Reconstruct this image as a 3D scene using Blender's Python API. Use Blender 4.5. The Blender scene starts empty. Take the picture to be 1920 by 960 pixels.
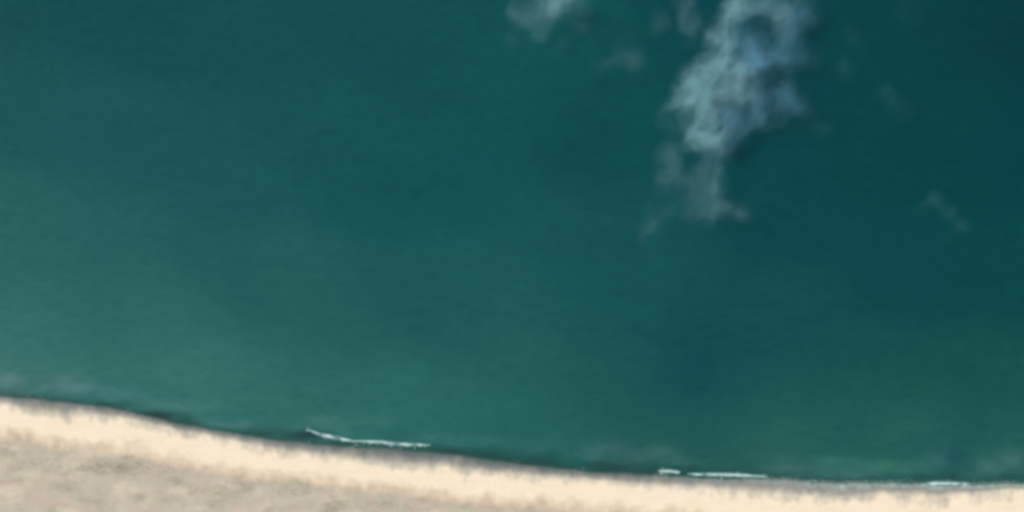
import bpy, bmesh, math, random
from mathutils import Vector, noise as mnoise

S = bpy.context.scene
COL = S.collection
random.seed(7)

# ------------------------------------------------------------------ camera, sky, sun, exposure
# An aerial view from 6 km straight up; one metre of ground per pixel of the 1920 px photograph.
CAM_H = 6000.0
cam_data = bpy.data.cameras.new('aerial_camera')
cam = bpy.data.objects.new('aerial_camera', cam_data)
COL.objects.link(cam)
cam.location = (0, 0, CAM_H)
cam.rotation_euler = (0, 0, 0)
cam_data.sensor_width = 36.0
cam_data.lens = 36.0 * CAM_H / 1920.0
cam_data.clip_start = 10.0
cam_data.clip_end = 200000.0
S.camera = cam

SUN_ELEV = math.radians(56)
TO_SUN = Vector((-0.86, 0.36, 0)).normalized() * math.cos(SUN_ELEV) + Vector((0, 0, math.sin(SUN_ELEV)))
sun_data = bpy.data.lights.new('sun', 'SUN')
sun_data.energy = 3.6
sun_data.angle = math.radians(0.5)
sun_data.color = (1.0, 0.95, 0.87)
sun = bpy.data.objects.new('sun', sun_data)
COL.objects.link(sun)
sun.location = TO_SUN * 5000
sun.rotation_euler = TO_SUN.to_track_quat('Z', 'Y').to_euler()

world = bpy.data.worlds.new('World')
S.world = world
world.use_nodes = True
wn = world.node_tree
wn.nodes.clear()
wo = wn.nodes.new('ShaderNodeOutputWorld')
bg = wn.nodes.new('ShaderNodeBackground')
sky = wn.nodes.new('ShaderNodeTexSky')
sky.sky_type = 'NISHITA'
sky.sun_disc = False
sky.sun_elevation = SUN_ELEV
sky.sun_rotation = math.atan2(TO_SUN.x, TO_SUN.y)
bg.inputs['Strength'].default_value = 0.08
wn.links.new(sky.outputs[0], bg.inputs['Color'])
wn.links.new(bg.outputs[0], wo.inputs['Surface'])

S.view_settings.view_transform = 'Standard'
S.view_settings.look = 'None'
S.view_settings.exposure = 0.45
S.view_settings.gamma = 1.0
S.render.engine = 'CYCLES'
S.cycles.volume_bounces = 2
S.cycles.max_bounces = 6
S.cycles.volume_step_rate = 1.0
S.cycles.volume_preview_step_rate = 1.0
S.cycles.volume_max_steps = 128
S.cycles.use_denoising = True
S.cycles.filter_width = 3.8

# ------------------------------------------------------------------ helpers
def lin(c):
    return tuple(((v / 255) / 12.92 if v / 255 <= 0.04045 else ((v / 255 + 0.055) / 1.055) ** 2.4) for v in c)

def at(px, py, z=0.0):
    """ground position of a point of the photograph, for something flying at height z"""
    k = (CAM_H - z) / CAM_H
    return Vector(((px - 960) * k, (480 - py) * k, z))

def curve(pts):
    """smooth monotone-ish interpolation through (px, py) pairs, level beyond the ends"""
    xs = [p[0] for p in pts]; ys = [p[1] for p in pts]
    n = len(xs)
    m = []
    for i in range(n):
        a = max(i - 1, 0); b = min(i + 1, n - 1)
        m.append((ys[b] - ys[a]) / (xs[b] - xs[a]))
    def f(x):
        if x <= xs[0]:
            t = xs[0] - x
            return ys[0] - m[0] * 4000 * math.tanh(t / 4000)
        if x >= xs[-1]:
            t = x - xs[-1]
            return ys[-1] + 0.02 * 4000 * math.tanh(t / 4000)
        i = 0
        while xs[i + 1] < x: i += 1
        h = xs[i + 1] - xs[i]; t = (x - xs[i]) / h
        return ((2*t**3 - 3*t**2 + 1) * ys[i] + (t**3 - 2*t**2 + t) * h * m[i]
                + (-2*t**3 + 3*t**2) * ys[i+1] + (t**3 - t**2) * h * m[i+1])
    return f

water_line = curve([(0,742),(120,753),(240,770),(330,792),(430,811),(480,819),(570,829),(680,838),(780,844),
                    (900,858),(1000,872),(1100,883),(1200,889),(1320,896),(1440,898),(1560,904),(1700,907),(1800,909),(1920,906)])
dry_line = curve([(0,758),(60,769),(120,777),(180,778),(240,786),(330,806),(430,825),(480,837),(560,848),(650,860),
                  (760,873),(860,879),(960,890),(1080,899),(1240,911),(1340,917),(1450,927),(1560,933),(1660,926),
                  (1750,931),(1850,922),(1920,919)])
dune_line = curve([(0,816),(120,836),(240,850),(330,869),(400,882),(480,893),(620,905),(700,916),(800,930),(870,940),
                   (960,944),(1080,954),(1200,963),(1400,985),(1920,1010)])

smooth_water_line = water_line
def water_line(x):
    # small cusps and swash lobes along the edge
    return (smooth_water_line(x) + 2.4 * mnoise.noise(Vector((x / 46, 0.3, 0))) + 1.6 * mnoise.noise(Vector((x / 17, 6.3, 0))))

def tag(o, label=None, cat=None, group=None, kind=None):
    if label: o['label'] = label
    if cat: o['category'] = cat
    if group: o['group'] = group
    if kind: o['kind'] = kind
    return o

def mesh_object(name, verts, faces, mat, smooth=True):
    me = bpy.data.meshes.new(name)
    me.from_pydata(verts, [], faces)
    me.materials.append(mat)
    if smooth:
        me.polygons.foreach_set('use_smooth', [True] * len(me.polygons))
    me.update()
    o = bpy.data.objects.new(name, me)
    COL.objects.link(o)
    return o

class NT:
    def __init__(self, name):
        self.m = bpy.data.materials.new(name)
        self.m.use_nodes = True
        self.t = self.m.node_tree
        self.t.nodes.clear()
        self.out = self.t.nodes.new('ShaderNodeOutputMaterial')
    def n(self, kind, **kw):
        x = self.t.nodes.new(kind)
        for k, v in kw.items(): setattr(x, k, v)
        return x
    def l(self, a, b): self.t.links.new(a, b)
    def put(self, sock, v):
        if isinstance(v, bpy.types.NodeSocket): self.l(v, sock)
        else: sock.default_value = v
    def math(self, op, a, b=0.0, c=None, clamp=False):
        x = self.n('ShaderNodeMath', operation=op, use_clamp=clamp)
        self.put(x.inputs[0], a); self.put(x.inputs[1], b)
        if c is not None: self.put(x.inputs[2], c)
        return x.outputs[0]
    def vec(self, op, a, b=None, scale=None):
        x = self.n('ShaderNodeVectorMath', operation=op)
        self.put(x.inputs[0], a)
        if b is not None: self.put(x.inputs[1], b)
        if scale is not None: self.put(x.inputs['Scale'], scale)
        return x.outputs['Value'] if op in ('LENGTH', 'DISTANCE', 'DOT_PRODUCT') else x.outputs['Vector']
    def noise(self, v, scale, detail=3.0, rough=0.5, color=False, dist=0.0):
        x = self.n('ShaderNodeTexNoise')
        self.put(x.inputs['Vector'], v)
        x.inputs['Scale'].default_value = scale; x.inputs['Detail'].default_value = detail
        x.inputs['Roughness'].default_value = rough; x.inputs['Distortion'].default_value = dist
        return x.outputs['Color'] if color else x.outputs['Fac']
    def remap(self, v, a, b, c, d, smooth=False):
        x = self.n('ShaderNodeMapRange')
        if smooth: x.interpolation_type = 'SMOOTHSTEP'
        self.put(x.inputs[0], v)
        for i, q in zip((1, 2, 3, 4), (a, b, c, d)): x.inputs[i].default_value = q
        return x.outputs[0]
    def mix(self, f, a, b, mode='MIX'):
        x = self.n('ShaderNodeMix', data_type='RGBA', blend_type=mode)
        self.put(x.inputs[0], f)
        for i, v in ((6, a), (7, b)):
            if isinstance(v, tuple): v = tuple(v) + ((1.0,) if len(v) == 3 else ())
            self.put(x.inputs[i], v)
        return x.outputs[2]
    def ramp(self, f, stops):
        x = self.n('ShaderNodeValToRGB')
        e = x.color_ramp.elements
        while len(e) < len(stops): e.new(0.5)
        for q, (p, c) in zip(e, stops):
            q.position = p; q.color = tuple(c) + (1.0,)
        self.l(f, x.inputs[0])
        return x.outputs[0]

# ------------------------------------------------------------------ materials: sand
def sand_material():
    k = NT('beach_sand_and_dune')
    pos = k.n('ShaderNodeNewGeometry').outputs['Position']
    u = k.n('ShaderNodeAttribute', attribute_name='shore').outputs['Fac']
    # ragged zone edges: runnels and cusps run down the beach
    st = k.vec('MULTIPLY', pos, (1.0, 0.7, 1.0))
    rag = k.math('SUBTRACT', k.noise(st, 0.028, 4, 0.6), 0.5)
    rag2 = k.math('SUBTRACT', k.noise(st, 0.07, 2, 0.5), 0.5)
    uu = k.math('ADD', u, k.math('ADD', k.math('MULTIPLY', rag, 1.15), k.math('MULTIPLY', rag2, 0.35)))
    f = k.remap(uu, -1.0, 3.0, 0.0, 1.0)
    P = lambda v: (v + 1.0) / 4.0
    base = k.ramp(f, [
        (0.0, (0.035, 0.075, 0.066)),
        (P(-0.25), (0.05, 0.08, 0.072)),
        (P(0.22), (0.085, 0.10, 0.095)),
        (P(0.58), (0.19, 0.185, 0.165)),
        (P(0.98), (0.43, 0.385, 0.31)),
        (P(1.22), (0.655, 0.560, 0.425)),
        (P(1.62), (0.655, 0.555, 0.415)),
        (P(2.02), (0.47, 0.385, 0.285)),
        (P(2.35), (0.37, 0.325, 0.26)),
        (1.0, (0.39, 0.345, 0.275))])
    # a thin milky film of spent foam runs up the sand, mostly at the right-hand end of this shore
    sx = k.n('ShaderNodeSeparateXYZ'); k.l(pos, sx.inputs[0])
    film = k.math('MULTIPLY', k.remap(uu, -0.9, -0.2, 0.0, 1.0, True), k.remap(uu, 0.15, 0.75, 1.0, 0.0, True))
    film = k.math('MULTIPLY', film, k.remap(sx.outputs[0], 200, 620, 0.03, 0.75))
    film = k.math('MULTIPLY', film, k.remap(k.noise(st, 0.05, 3, 0.6), 0.35, 0.6, 0.35, 1.0))
    base = k.mix(film, base, (0.33, 0.38, 0.34))
    # loose sand: broad tonal drift, then rosy shell patches and greenish plant litter on the back dune
    st2 = k.vec('MULTIPLY', pos, (0.55, 1.0, 1.0))
    drift = k.noise(st2, 0.022, 4, 0.6)
    c = k.mix(k.math('MULTIPLY', k.remap(drift, 0.35, 0.70, 0.0, 1.0), 0.22), base, (0.84, 0.86, 0.62), 'MULTIPLY')
    drift2 = k.noise(k.vec('ADD', st2, (900, -300, 0)), 0.03, 3, 0.6)
    c = k.mix(k.math('MULTIPLY', k.remap(drift2, 0.42, 0.70, 0.0, 1.0), 0.28), c, (0.90, 0.86, 0.84), 'MULTIPLY')
    lines = k.noise(k.vec('MULTIPLY', pos, (0.12, 1.0, 1.0)), 0.11, 3, 0.6)
    c = k.mix(k.math('MULTIPLY', k.remap(lines, 0.5, 0.72, 0.0, 1.0), 0.22), c, (0.78, 0.76, 0.72), 'MULTIPLY')
    dune = k.remap(uu, 1.8, 2.3, 0.0, 1.0, True)
    rosy = k.remap(k.noise(k.vec('ADD', st2, (310, 50, 0)), 0.030, 3, 0.55), 0.52, 0.68, 0.0, 1.0, True)
    litter = k.remap(k.noise(k.vec('ADD', st2, (-90, 470, 0)), 0.034, 4, 0.6), 0.50, 0.70, 0.0, 1.0, True)
    pale = k.remap(k.noise(k.vec('ADD', st2, (77, -230, 0)), 0.026, 3, 0.5), 0.52, 0.7, 0.0, 1.0, True)
    c = k.mix(k.math('MULTIPLY', k.math('MULTIPLY', rosy, dune), 0.35), c, (0.44, 0.30, 0.26))
    c = k.mix(k.math('MULTIPLY', k.math('MULTIPLY', litter, dune), 0.70), c, (0.235, 0.235, 0.165))
    c = k.mix(k.math('MULTIPLY', k.math('MULTIPLY', pale, dune), 0.50), c, (0.56, 0.48, 0.36))
    fine = k.noise(pos, 0.35, 3, 0.65)
    c = k.mix(1.0, c, k.ramp(fine, [(0.25, (0.90, 0.90, 0.90)), (0.75, (1.0, 1.0, 1.0))]), 'MULTIPLY')
    b = k.n('ShaderNodeBsdfPrincipled')
    k.l(c, b.inputs['Base Color'])
    k.l(k.remap(uu, 0.1, 1.0, 0.35, 0.95), b.inputs['Roughness'])
    b.inputs['Specular IOR Level'].default_value = 0.25
    bump = k.n('ShaderNodeBump')
    bump.inputs['Strength'].default_value = 0.35
    bump.inputs['Distance'].default_value = 0.8
    k.l(k.math('ADD', k.noise(st2, 0.12, 4, 0.6), k.math('MULTIPLY', fine, 0.3)), bump.inputs['Height'])
    k.l(bump.outputs[0], b.inputs['Normal'])
    k.l(b.outputs[0], k.out.inputs['Surface'])
    return k.m

# ------------------------------------------------------------------ ground (wet sand, beach, dune)
def spread(lo, hi, step, far, grow=1.35):
    v = []
    x = lo
    while x <= hi + 1e-6:
        v.append(x); x += step
    s = step; x = v[-1]
    while x < far:
        s *= grow; x += s; v.append(x)
    s = step; x = v[0]
    while x > -far:
        s *= grow; x -= s; v.insert(0, x)
    return v

def shore_u(px, py):
    """-1.. offshore, 0 water line, 1 dry line, 2 foot of the dune, 3 inland"""
    w = water_line(px); p = dry_line(px); d = dune_line(px)
    if py < w: return max(-1.0, (py - w) / 16.0)
    if py < p: return (py - w) / (p - w)
    if py < d: return 1 + (py - p) / (d - p)
    return min(3.0, 2 + (py - d) / 30.0)

def ground_height(px, py):
    w = water_line(px)
    d = py - w
    if d < 0:
        return -0.25 + d * 0.045 if d > -300 else -13.75
    p = dry_line(px) - w; q = dune_line(px) - w
    if d < p: z = -0.25 + 2.0 * d / p
    elif d < q: z = 1.75 + 0.9 * (d - p) / (q - p)
    else: z = 2.65
    z += 0.35 * mnoise.noise(Vector((px / 34, d / 22, 1.3))) * min(1.0, d / 25)
    if d > q:
        a = min(1.0, (d - q) / 24)
        z += a * (2.0 + 2.2 * mnoise.noise(Vector((px / 60, d / 26, 4.1))) + 1.1 * mnoise.noise(Vector((px / 21, d / 13, 9.7))))
    return z

SAND = sand_material()
GX = spread(-1120, 1120, 4.0, 60000)
OFFS = ([-60000, -20000, -6000, -2000, -800, -400, -220, -130, -90, -70] + [-60 + 2.0 * i for i in range(0, 116)]
        + [175, 184, 198, 220, 260, 330, 460, 700, 1200, 2500, 6000, 20000, 60000])
def ground_zone(name, label, u0, u1):
    """strip of the one ground sheet whose shore value lies between u0 and u1; strips share their edge"""
    verts = []; faces = []; att = []; index = {}
    def vert(i, v):
        key = (i, v)
        if key in index: return index[key]
        px = GX[i] + 960
        w = water_line(px); p = dry_line(px); d = dune_line(px)
        if v <= 0: py = w + v_off[v]
        index[key] = len(verts)
        return index[key]
    # rows of the strip
    if u1 <= 0: rows = [('w', o) for o in (-60000, -20000, -6000, -2000, -800, -400, -200, -120, -80, -50, -35, -25, -16, -12, -8, -4, 0)]
    elif u1 <= 1: rows = [('a', t / 8) for t in range(9)]
    elif u1 <= 2: rows = [('b', t / 26) for t in range(27)]
    else: rows = [('c', 2.0 * t) for t in range(60)] + [('c', o) for o in (124, 134, 150, 180, 230, 320, 480, 800, 1500, 4000, 12000, 30000, 60000)]
    for kind, t in rows:
        for x in GX:
            px = x + 960
            w = water_line(px); p = dry_line(px); d = dune_line(px)
            py = {'w': w + t, 'a': w + (p - w) * t, 'b': p + (d - p) * t, 'c': d + t}[kind]
            verts.append((x, 480 - py, ground_height(px, py)))
            att.append(shore_u(px, py))
    n = len(GX)
    for r in range(len(rows) - 1):
        for i in range(n - 1):
            a = r * n + i
            faces.append((a, a + n, a + n + 1, a + 1))
    o = mesh_object(name, verts, faces, SAND)
    at_ = o.data.attributes.new('shore', 'FLOAT', 'POINT')
    at_.data.foreach_set('value', att)
    return tag(o, label, kind='structure')

ground_zone('seabed', 'sandy seabed sloping down under the green water', -1, 0)
ground_zone('wet_sand', 'dark grey wet sand where the waves wash up', 0, 1)
ground_zone('beach', 'broad band of bright cream dry sand', 1, 2)
ground_zone('dune', 'grey brown back dune behind the bright beach', 2, 3)

# ------------------------------------------------------------------ sea
# colour of the water itself (silt near the shore on the left, clear and deep to the upper right)
WATER = [
 (0,0,16,75,75),(0,200,24,82,81),(0,400,35,94,90),(0,550,41,101,96),(0,680,58,114,107),(250,20,17,76,78),(200,450,33,94,90),
 (250,600,41,101,94),(315,700,52,110,103),(500,50,19,78,80),(600,250,21,81,82),(450,500,31,91,87),(600,600,34,93,88),
 (550,750,45,106,98),(750,100,19,77,79),(750,350,20,80,81),(800,550,27,87,84),(800,780,42,103,96),(950,650,34,93,88),
 (1000,800,36,97,89),(1100,550,24,83,82),(1150,700,28,87,81),(1200,820,38,92,86),(1000,80,20,80,79),(1200,180,17,74,75),
 (1250,480,23,79,80),(1290,700,18,72,78),(1350,800,31,85,79),(1480,860,46,100,92),(1450,420,16,70,74),(1450,600,25,77,78),
 (1600,700,25,79,76),(1600,800,31,87,80),(1700,860,40,96,89),(1700,100,9,66,67),(1900,30,6,60,65),(1500,150,11,66,70),
 (1700,300,15,67,69),(1900,300,12,65,69),(1700,500,17,71,74),(1900,500,17,71,72),(1850,720,27,80,74),(1880,850,38,92,86),
 (1380,60,14,68,74),(200,250,25,83,84),(400,350,25,84,84)]
# plumes of stirred silt, darker holes in the bar, darker patches offshore: centre, reach, colour, strength
PLUMES_AND_PATCHES = [(15,712,30,14,(98,132,124),.5),(115,712,34,14,(84,124,120),.55),(135,728,40,8,(90,130,135),.6),(220,738,34,9,(84,134,130),.5),
 (330,762,60,10,(76,128,118),.5),(395,792,26,9,(78,122,122),.5),(450,798,34,9,(82,124,128),.5),(20,735,30,8,(74,100,96),.6),
 (600,790,60,12,(70,122,108),.5),(700,790,40,12,(56,118,108),.4),(1000,835,60,14,(52,102,104),.5),(1130,840,40,14,(62,102,106),.5),
 (1195,855,44,14,(68,108,108),.55),(1240,845,30,14,(64,112,98),.45),(1290,870,40,8,(62,118,100),.45),(1560,868,34,12,(62,122,108),.6),
 (1640,872,60,12,(66,126,106),.6),(1480,880,50,10,(74,118,110),.5),(1600,888,60,7,(80,128,118),.5),(1760,862,22,16,(58,106,108),.5),
 (1795,858,16,18,(34,78,86),.55),(1850,872,20,16,(70,122,112),.5),(1895,862,26,18,(76,120,116),.6),(1290,705,44,34,(16,72,80),.4),
 (1700,730,60,12,(30,84,72),.3),(540,755,40,12,(52,108,90),.35),(1430,785,20,20,(26,80,74),.3)]
# where the trough against the sand is deep and dark
TROUGHS = [(60,745,60,6,.45),(200,758,50,5,.5),(295,777,44,6,.95),(350,790,26,6,.6),(500,808,44,6,.8),(575,815,40,7,1.0),(640,831,36,5,.6),
 (690,838,40,5,.35),(845,845,50,8,.75),(925,852,44,8,.75),(1010,862,50,8,.7),(1150,872,54,7,.85),(1230,880,30,6,.6),(1290,877,24,6,.5),
 (1400,882,70,4,.3),(1480,894,50,6,.5),(1600,897,70,5,.4),(1730,896,40,6,.5),(1785,893,22,8,.7),(1880,895,50,6,.4)]
WATER_LIGHT = 1.55      # how bright a white card lies in this light at this exposure
WL = [(a, b) + lin((c, d, e)) for a, b, c, d, e in WATER]
SHEEN = (0.0048, 0.0040, 0.0055)   # what the surface adds by mirroring the sky
PL = [(x, y, rx, ry, lin(c), st) for x, y, rx, ry, c, st in PLUMES_AND_PATCHES]
def water_colour(px, py):
    px = min(max(px, -60), 1980); py = min(max(py, -60), 925)
    sw = 0; r = g = b = 0
    for x, y, cr, cg, cb in WL:
        d2 = ((px - x) / 120) ** 2 + ((py - y) / 95) ** 2
        w = math.exp(-d2) + 1e-4 / (1 + d2)
        sw += w; r += w * cr; g += w * cg; b += w * cb
    c = [r / sw, g / sw, b / sw]
    jx = px + 16 * mnoise.noise(Vector((px / 30, py / 12, 3))); jy = py + 6 * mnoise.noise(Vector((px / 30, py / 12, 7)))
    for x, y, rx, ry, col, st in PL:
        a = st * math.exp(-((jx - x) / rx) ** 2 - ((jy - y) / ry) ** 2)
        c = [u + (v - u) * a for u, v in zip(c, col)]
    dark = lin((40, 68, 68))
    for x, y, rx, ry, st in TROUGHS:
        a = st * math.exp(-((jx - x) / rx) ** 2 - ((jy - y - 1.5) / ry / 1.35) ** 2)
        c = [u + (v - u) * a for u, v in zip(c, dark)]
    return tuple(max(2e-4, u - m) / WATER_LIGHT for u, m in zip(c, SHEEN))

def sea_material():
    k = NT('sea_water')
    pos = k.n('ShaderNodeNewGeometry').outputs['Position']
    body = k.n('ShaderNodeAttribute', attribute_name='body').outputs['Color']
    u = k.n('ShaderNodeAttribute', attribute_name='offshore').outputs['Fac']     # metres from the water line
    stretched = k.vec('MULTIPLY', pos, (0.45, 1.0, 1.0))
    patch = k.noise(stretched, 0.012, 5, 0.55, dist=0.4)
    c = k.mix(1.0, body, k.ramp(patch, [(0.25, (0.93, 0.93, 0.95)), (0.75, (1.20, 1.07, 1.05))]), 'MULTIPLY')
    grain = k.noise(stretched, 0.07, 4, 0.65)
    c = k.mix(1.0, c, k.ramp(grain, [(0.3, (0.86, 0.92, 0.92)), (0.7, (1.20, 1.075, 1.07))]), 'MULTIPLY')
    # stirred silt and spent foam over the bar, in patches
    silt = k.remap(k.noise(stretched, 0.024, 4, 0.6), 0.44, 0.70, 0.0, 1.0, True)
    near = k.math('MULTIPLY', k.remap(u, 8, 22, 0.0, 1.0, True), k.remap(u, 26, 58, 1.0, 0.0, True))
    c = k.mix(k.math('MULTIPLY', k.math('MULTIPLY', silt, near), 0.16), c, tuple(v / WATER_LIGHT for v in lin((98, 145, 146))))
    # dark trough against the steep wet sand
    cut = k.remap(k.noise(stretched, 0.015, 3, 0.5), 0.35, 0.65, 0.45, 1.0)
    trough = k.math('MULTIPLY', k.remap(u, 2, 15, 1.0, 0.0, True), cut)
    c = k.mix(k.math('MULTIPLY', trough, 0.08), c, tuple(v / WATER_LIGHT for v in lin((48, 80, 78))))
    b = k.n('ShaderNodeBsdfPrincipled')
    k.l(c, b.inputs['Base Color'])
    b.inputs['Roughness'].default_value = 0.16
    b.inputs['IOR'].default_value = 1.333
    rip = k.math('ADD', k.noise(k.vec('MULTIPLY', pos, (0.5, 1.0, 1.0)), 0.10, 4, 0.6),
                 k.math('MULTIPLY', k.noise(pos, 0.45, 3, 0.6), 0.3))
    bump = k.n('ShaderNodeBump')
    bump.inputs['Strength'].default_value = 0.6
    bump.inputs['Distance'].default_value = 0.9
    k.l(rip, bump.inputs['Height'])
    k.l(bump.outputs[0], b.inputs['Normal'])
    # the last metres run out clear over the sand
    tr = k.n('ShaderNodeBsdfTransparent')
    tr.inputs[0].default_value = (0.90, 0.97, 0.96, 1)
    mx = k.n('ShaderNodeMixShader')
    k.l(k.remap(u, -7, 10, 0.0, 1.0, True), mx.inputs[0])
    k.l(tr.outputs[0], mx.inputs[1]); k.l(b.outputs[0], mx.inputs[2])
    k.l(mx.outputs[0], k.out.inputs['Surface'])
    return k.m

def make_sea():
    rows = ([6, 4, 2, 0, -2, -4, -6, -8, -10, -13, -16, -20, -25] + [-32 - 9 * i for i in range(112)]
            + [-1060, -1110, -1200, -1400, -1800, -2600, -4500, -9000, -20000, -60000])
    xs = spread(-1120, 1120, 10.0, 60000)
    verts = []; cols = []; off = []
    for t in rows:
        for x in xs:
            px = x + 960; py = water_line(px) + t
            z = 0.0
            if -400 < t < -6:
                z = 0.12 * math.sin((t + 14 * mnoise.noise(Vector((px / 120, t / 80, 0)))) / 5.5) * min(1, (-t - 6) / 20)
            verts.append((x, 480 - py, z))
            cols.extend(water_colour(px, py)); cols.append(1.0)
            off.append(-t)
    n = len(xs); faces = []
    for r in range(len(rows) - 1):
        for i in range(n - 1):
            a = r * n + i
            faces.append((a, a + 1, a + n + 1, a + n))
    o = mesh_object('sea', verts, faces, sea_material())
    ca = o.data.attributes.new('body', 'FLOAT_COLOR', 'POINT'); ca.data.foreach_set('color', cols)
    oa = o.data.attributes.new('offshore', 'FLOAT', 'POINT'); oa.data.foreach_set('value', off)
    return tag(o, 'deep green sea, paler and siltier towards the beach', kind='structure')
make_sea()

# ------------------------------------------------------------------ breaking waves
def foam_material():
    k = NT('white_foam')
    pos = k.n('ShaderNodeNewGeometry').outputs['Position']
    b = k.n('ShaderNodeBsdfPrincipled')
    k.l(k.ramp(k.noise(pos, 0.06, 3, 0.6), [(0.35, (0.30, 0.42, 0.40)), (0.70, (0.52, 0.63, 0.60))]), b.inputs['Base Color'])
    b.inputs['Roughness'].default_value = 0.8
    k.l(b.outputs[0], k.out.inputs['Surface'])
    return k.m
def face_material():
    k = NT('wave_face_water')
    b = k.n('ShaderNodeBsdfPrincipled')
    pos = k.n('ShaderNodeNewGeometry').outputs['Position']
    k.l(k.ramp(k.noise(pos, 0.2, 3, 0.6), [(0.3, (0.055, 0.13, 0.12)), (0.7, (0.13, 0.215, 0.20))]), b.inputs['Base Color'])
    b.inputs['Roughness'].default_value = 0.2
    k.l(b.outputs[0], k.out.inputs['Surface'])
    return k.m
FOAM = foam_material(); FACE = face_material()

def breaking_wave(label, path, width, height, seed):
    """a wave front: a rounded swell along the path, and the ragged white crest tumbling down its beach side"""
    rnd = random.Random(seed)
    line = curve(path)
    x0, x1 = path[0][0], path[-1][0]
    root = bpy.data.objects.new('breaking_wave', None)
    COL.objects.link(root)
    mid = (x0 + x1) / 2
    origin = at(mid, line(mid))
    root.location = origin
    tag(root, label, 'wave', 'white breaking waves along the beach')
    def ribbon(name, mat, prof, wfun, steps, lift):
        verts = []; faces = []
        m = len(prof)
        for i in range(steps + 1):
            px = x0 + (x1 - x0) * i / steps
            w, jag = wfun(i / steps, px)
            for (a, h) in prof:
                py = line(px) + a * w + jag
                p = at(px, py) - origin
                verts.append((p.x, p.y, lift + h * height * (0.3 + 0.7 * min(1, w / width))))
        for i in range(steps):
            for j in range(m - 1):
                a = i * m + j
                faces.append((a, a + 1, a + m + 1, a + m))
        bmf = [tuple(reversed(f)) for f in faces]
        o = mesh_object(name, verts, bmf, mat)
        o.parent = root
        return o
    def taper(t): return max(0.05, min(1.0, math.sin(math.pi * t) ** 0.55))
    ribbon('swell', FACE, [(-2.0, -0.35), (-1.3, 0.15), (-0.7, 0.6), (0, 0.85), (0.7, 0.6), (1.3, 0.1), (1.7, -0.35)],
           lambda t, px: (width * 0.9 * taper(t), 0), 40, 0.0)
    steps = max(24, int((x1 - x0) / 1.6))
    def crest(t, px):
        g = 0.78 + 0.75 * mnoise.noise(Vector((px / 16, seed, 0))) + 0.3 * mnoise.noise(Vector((px / 4, seed, 3)))
        return width * taper(t) * max(0.05, g), 0.9 * mnoise.noise(Vector((px / 9, seed, 7)))
    ribbon('crest', FOAM, [(-0.75, -0.3), (-0.6, 0.7), (-0.2, 1.0), (0.25, 0.85), (0.6, 0.45), (0.75, -0.3)], crest, steps, 0.12)
    # patches of foam torn off the crest
    verts = []; faces = []
    for q in range(int((x1 - x0) * 0.25)):
        px = rnd.uniform(x0, x1); py = line(px) + rnd.gauss(1.5, 2.6)
        r = rnd.uniform(0.3, 1.1); c = at(px, py) - origin; k = len(verts); m = 6
        verts.append((c.x, c.y, 0.38))
        for j in range(m):
            a = j * math.tau / m; rr = r * rnd.uniform(0.6, 1.3)
            verts.append((c.x + rr * 2.0 * math.cos(a), c.y + rr * math.sin(a), 0.2))
        for j in range(m): faces.append((k, k + 1 + j, k + 1 + (j + 1) % m))
    o = mesh_object('foam_patches', verts, faces, FOAM); o.parent = root; o['kind'] = 'stuff'
    return root

breaking_wave('left part of the long white breaker left of centre, curving down to the right',
              [(574,803),(588,810),(605,816),(630,821),(650,825),(668,827)], 3.2, 1.2, 11)
breaking_wave('right part of the long white breaker left of centre, straight and ending beside dark water',
              [(664,826.5),(690,828),(715,829),(735,832),(760,833.5),(785,834),(806,834.5)], 3.0, 1.1, 12)
breaking_wave('shortest white wave, a bright dash right of centre by the beach',
              [(1234,883),(1250,883.6),(1262,884.5),(1276,885)], 3.0, 0.9, 13)
breaking_wave('long level white wave right of centre, thickest at its right end',
              [(1288,888.5),(1310,889.5),(1340,890),(1370,890.5),(1395,891.5),(1420,893),(1440,893)], 3.1, 1.0, 14)
breaking_wave('pale green white wave nearest the right edge, touching the sand',
              [(1728,908),(1750,907),(1770,907),(1795,907.5),(1818,907)], 4.2, 1.0, 15)

def swash_foam():
    rnd = random.Random(31)
    verts = []; faces = []
    for q in range(16000):
        px = rnd.uniform(-200, 2120)
        n = mnoise.noise(Vector((px / 55, 2.2, 0))) + 0.5 * mnoise.noise(Vector((px / 18, 5.2, 0)))
        keep = 0.25 * max(0.0, n - 0.15) + (0.22 if px > 1430 else 0)
        if rnd.random() > keep: continue
        w = water_line(px)
        py = w + rnd.gauss(-0.5, 3.6)
        c = at(px, py); r = rnd.uniform(0.15, 0.42); k = len(verts)
        z = max(0.0, ground_height(px, py)) + 0.05
        verts.append((c.x, c.y, z + 0.16))
        for j in range(6):
            a = j * math.tau / 6; rr = r * rnd.uniform(0.6, 1.3)
            verts.append((c.x + 1.8 * rr * math.cos(a), c.y + rr * math.sin(a), z))
        for j in range(6): faces.append((k, k + 1 + j, k + 1 + (j + 1) % 6))
    o = mesh_object('sea_foam', verts, faces, FOAM)
    tag(o, 'flecks of white foam left along the water line', 'foam', kind='stuff')
swash_foam()

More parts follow.
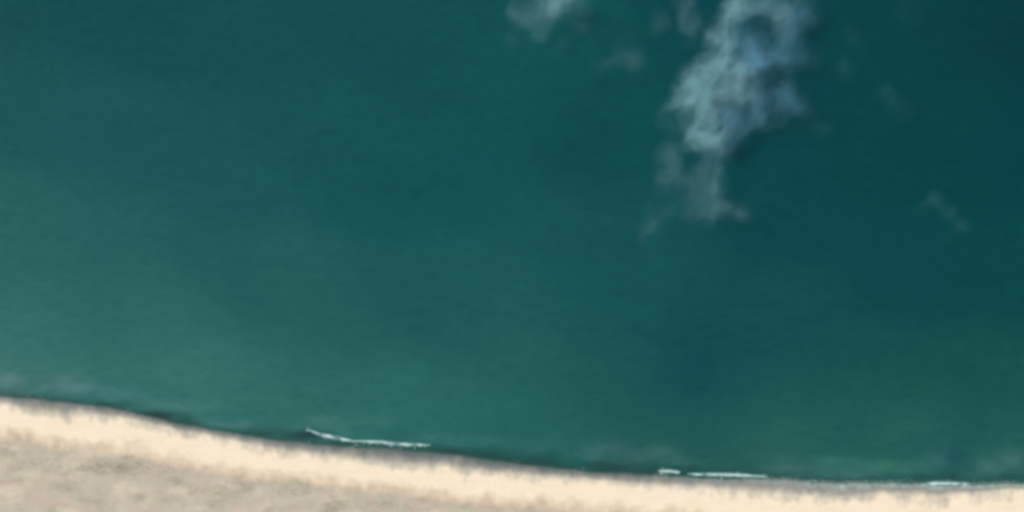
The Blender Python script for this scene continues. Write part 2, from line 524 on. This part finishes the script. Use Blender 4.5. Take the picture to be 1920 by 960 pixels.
# ------------------------------------------------------------------ dune grass
def grass_material():
    k = NT('dune_grass')
    pos = k.n('ShaderNodeNewGeometry').outputs['Position']
    b = k.n('ShaderNodeBsdfPrincipled')
    k.l(k.ramp(k.noise(pos, 0.15, 3, 0.6), [(0.3, (0.15, 0.165, 0.09)), (0.7, (0.25, 0.235, 0.145))]), b.inputs['Base Color'])
    b.inputs['Roughness'].default_value = 0.85
    k.l(b.outputs[0], k.out.inputs['Surface'])
    return k.m
def dune_grass():
    rnd = random.Random(5)
    verts = []; faces = []
    # clumps: (px, py, spread along, spread across, how many tufts)
    spots = [(185,872,34,7,420),(225,884,26,7,260),(252,868,16,8,170),(290,884,26,8,170),(70,865,30,5,120),(110,884,30,6,110),
             (430,925,30,10,260),(455,908,26,7,130),(360,915,26,8,120),(560,922,34,8,150),(690,945,30,7,130),(25,880,18,6,70),
             (620,950,30,8,100),(780,955,26,6,70)]
    pts = []
    for cx, cy, sx, sy, n in spots:
        for q in range(n): pts.append((rnd.gauss(cx, sx), rnd.gauss(cy, sy)))
    for q in range(3600):                                  # thin cover over the rest of the dune
        px = rnd.uniform(-300, 2200); py = dune_line(px) + rnd.uniform(4, 130)
        if mnoise.noise(Vector((px / 40, py / 22, 8))) > 0.02: pts.append((px, py))
    for px, py in pts:
        if py < dune_line(px) + 2: continue
        z = ground_height(px, py) - 0.05
        x, y = px - 960, 480 - py
        for j in range(5):
            a = rnd.uniform(0, math.tau); L = rnd.uniform(0.4, 0.95); w = 0.2
            dx, dy = math.cos(a), math.sin(a)
            ox, oy = rnd.uniform(-0.7, 0.7), rnd.uniform(-0.7, 0.7)
            k = len(verts)
            verts += [(x + ox - dy * w, y + oy + dx * w, z), (x + ox + dy * w, y + oy - dx * w, z),
                      (x + ox + dx * L * 0.6 - dy * w * .7, y + oy + dy * L * 0.6 + dx * w * .7, z + L * 0.75),
                      (x + ox + dx * L * 0.6 + dy * w * .7, y + oy + dy * L * 0.6 - dx * w * .7, z + L * 0.75),
                      (x + ox + dx * L * 1.3, y + oy + dy * L * 1.3, z + L * 0.8)]
            faces += [(k, k + 1, k + 3, k + 2), (k + 2, k + 3, k + 4)]
    o = mesh_object('dune_grass', verts, faces, grass_material(), smooth=False)
    tag(o, 'sparse olive dune grass in tufts on the back dune', 'grass', kind='stuff')
dune_grass()

# ------------------------------------------------------------------ clouds
def cloud(label, z, flat, density, colour, puffs, seed, billow=0.028, warp=26.0, sharp=(0.40, 0.62), group=None, hull=0.88, axis=1.15, pull=0.6):
    """one cloud: a closed lumpy hull round its puffs, filled with a Principled Volume that thins to nothing
    at the hull. puffs: (px, py, radius along x, radius along y, strength) as measured over the photograph."""
    cx = sum(p[0] for p in puffs) / len(puffs); cy = sum(p[1] for p in puffs) / len(puffs)
    origin = at(cx, cy, z)
    bm = bmesh.new()
    local = []
    for px, py, rx, ry, s in puffs:
        c = at(px, py, z) - origin
        kk = (CAM_H - z) / CAM_H
        rz = flat * (0.6 * min(rx, ry) + 12)
        rx *= 1.6; ry *= 1.6; rz *= 1.4
        local.append((c, rx * kk, ry * kk, rz, s * 0.62))
        r = bmesh.ops.create_icosphere(bm, subdivisions=3, radius=1.0)
        for v in r['verts']:
            v.co = Vector((v.co.x * rx * kk, v.co.y * ry * kk, v.co.z * rz)) * hull + c
    me = bpy.data.meshes.new('cloud_hull'); bm.to_mesh(me); bm.free()
    tmp = bpy.data.objects.new('cloud_hull', me); COL.objects.link(tmp)
    md = tmp.modifiers.new('r', 'REMESH'); md.mode = 'VOXEL'; md.voxel_size = 5
    dg = bpy.context.evaluated_depsgraph_get()
    me2 = bpy.data.meshes.new_from_object(tmp.evaluated_get(dg))
    bpy.data.objects.remove(tmp); bpy.data.meshes.remove(me)
    me2.name = 'cloud'
    for v in me2.vertices:
        p = (v.co + origin) / 26
        v.co += Vector((mnoise.noise(p + Vector((seed, 0, 0))), mnoise.noise(p + Vector((0, seed, 5))), 0)) * 4
    me2.polygons.foreach_set('use_smooth', [True] * len(me2.polygons))
    k = NT('cloud_vapour')
    tc = k.n('ShaderNodeTexCoord').outputs['Object']
    wv = k.noise(k.vec('ADD', tc, (seed * 37.0, seed * 11.0, 0)), 0.019, 3, 0.6, color=True)
    wv = k.vec('MULTIPLY', k.vec('SUBTRACT', wv, (0.5, 0.5, 0.5)), (warp * 2, warp * 2, warp * 0.5))
    p = k.vec('ADD', tc, wv)
    total = None
    for c, rx, ry, rz, s in local:
        q = k.vec('MULTIPLY', k.vec('SUBTRACT', p, tuple(c)), (1 / rx, 1 / ry, 1 / rz))
        d = k.remap(k.vec('LENGTH', q), 0.0, 1.0, s, 0.0, True)
        total = d if total is None else k.math('ADD', total, d)
    # streaks drawn out along the wind
    rot = k.n('ShaderNodeVectorRotate', rotation_type='Z_AXIS')
    k.l(p, rot.inputs['Vector']); rot.inputs['Angle'].default_value = -axis
    q2 = k.vec('MULTIPLY', k.vec('ADD', rot.outputs[0], (seed * 91.0, 0, 0)), (pull, 1.15, 0.3))
    nz = k.math('ADD', k.math('MULTIPLY', k.noise(q2, billow, 3, 0.5), 0.8), k.math('MULTIPLY', k.noise(q2, billow * 0.45, 2, 0.5), 0.2))
    nz = k.remap(nz, sharp[0] - 0.03, sharp[1] + 0.07, 0.06, 1.75)
    # nothing reaches the hull
    total = k.math('POWER', k.math('MULTIPLY', total, 0.95), 1.35)
    dens = k.math('MULTIPLY', k.math('MULTIPLY', total, nz), density)
    pv = k.n('ShaderNodeVolumePrincipled')
    pv.inputs['Color'].default_value = tuple(colour) + (1.0,)
    pv.inputs['Anisotropy'].default_value = 0.0
    k.l(dens, pv.inputs['Density'])
    k.l(pv.outputs[0], k.out.inputs['Volume'])
    me2.materials.clear(); me2.materials.append(k.m)
    k.m.cycles.volume_sampling = 'MULTIPLE_IMPORTANCE'
    o = bpy.data.objects.new('cloud', me2); COL.objects.link(o)
    o.location = origin
    return tag(o, label, 'cloud', group)

WHITE = (0.62, 0.95, 0.98)
BLUE = (0.40, 0.78, 1.0)
GR = 'torn clouds over the upper right of the sea'
cloud('brightest and largest torn white cloud, its tail reaching down towards the sea right of centre', 95, 0.55, 0.034, WHITE, [
    (1392,6,28,28,0.8),(1374,26,26,30,0.9),(1354,60,28,30,1.2),(1349,90,28,30,1.0),(1376,128,30,24,1.2),(1340,126,34,24,1.0),(1308,134,32,24,0.8),
    (1292,168,32,26,1.0),(1328,160,34,28,1.0),(1280,196,28,22,1.0),(1316,206,36,28,1.3),(1362,176,38,30,0.7),(1400,180,34,26,0.5),
    (1304,250,28,30,1.1),(1336,262,30,32,1.0),(1350,232,26,28,0.8),(1332,318,26,30,0.5),(1344,348,24,26,0.36),(1384,150,30,26,0.6),
    (1326,378,38,30,0.26),(1350,392,36,20,0.26),(1378,384,34,18,0.26),(1290,392,42,24,0.18),(1296,350,34,32,0.22),(1322,414,34,22,0.15),(1228,400,30,34,0.16),(1246,334,24,34,0.24),(1258,292,28,30,0.40),(1268,330,30,30,0.25),(1215,425,24,30,0.2),
    (1208,452,18,24,0.10),(1468,52,24,34,0.6),(1456,16,28,24,0.5),(1420,8,26,20,0.4),(1390,402,26,14,0.3),(1250,225,22,30,0.3)],
    3, sharp=(0.34, 0.66), group=GR)
cloud('thin bluish cloud veil lying against the right side of the big white cloud', 70, 0.55, 0.0165, BLUE, [
    (1408,100,38,38,1.0),(1414,132,34,30,1.0),(1442,92,34,30,0.7),(1400,20,30,24,0.5),(1424,40,34,30,0.35),(1446,8,34,22,0.8),(1482,44,32,42,0.9),(1498,20,30,30,0.6),
    (1422,182,38,30,1.0),(1452,112,28,22,0.6),(1478,184,36,28,1.1),(1396,224,34,28,1.0),(1374,250,28,34,1.0),(1440,216,42,26,0.8),
    (1486,100,32,34,0.7),(1352,285,26,28,0.7),(1376,92,26,40,0.8),(1388,50,20,30,0.6),(1524,104,20,24,0.35),(1524,22,20,34,0.4),
    (1508,212,26,18,0.4),(1538,242,22,18,0.35),(1356,215,30,30,0.6),(1466,150,26,22,0.5)],
    8, sharp=(0.30, 0.64), group=GR)
cloud('soft white cloud cut by the top edge left of the big cloud, above the middle', 95, 0.5, 0.019, WHITE, [
    (1022,6,32,28,0.95),(1052,2,32,26,0.95),(975,24,22,28,0.75),(1088,2,30,20,0.6),(1000,28,32,22,0.6),(1008,62,22,22,0.65),
    (958,70,14,18,0.30),(1084,42,22,24,0.28),(1054,85,18,30,0.20),(1030,24,26,26,0.5)], 14, sharp=(0.26, 0.60), group=GR)
cloud('two faint puffs of cloud below and between the top edge cloud and the big one', 95, 0.5, 0.0088, WHITE, [
    (1190,112,30,28,0.8),(1132,124,28,20,0.5),(1175,78,32,26,0.25),(1160,112,30,20,0.2),(1232,42,22,26,0.5)], 21, sharp=(0.30, 0.62), group=GR)
cloud('narrow upright wisp of cloud just left of the big white cloud, by the top edge', 95, 0.5, 0.011, WHITE, [
    (1282,6,24,24,0.9),(1290,36,26,26,0.7),(1282,56,20,22,0.4),(1240,44,20,22,0.3),(1300,78,20,26,0.25)], 27, sharp=(0.30, 0.62), group=GR)
cloud('small arched wisp of cloud alone over the sea on the right', 95, 0.5, 0.0066, (0.45, 1.0, 0.98), [
    (1750,376,20,18,0.95),(1726,392,18,14,0.35),(1772,392,18,16,0.55),(1786,406,18,16,0.5),(1804,424,22,16,0.7),(1770,448,18,10,0.22)], 33,
    sharp=(0.2, 0.6), warp=8.0, group=GR)
cloud('faint loose row of cloud wisps right of the big cloud', 95, 0.5, 0.0034, (0.45, 1.0, 0.98), [
    (1594,66,18,22,0.6),(1586,134,22,22,0.8),(1574,112,18,20,0.4),(1652,168,20,18,0.7),(1684,202,28,26,0.7),(1700,20,34,36,0.35),(1618,92,28,26,0.3),
    (1668,184,22,18,0.4)], 41, sharp=(0.25, 0.60), warp=14.0, group=GR)
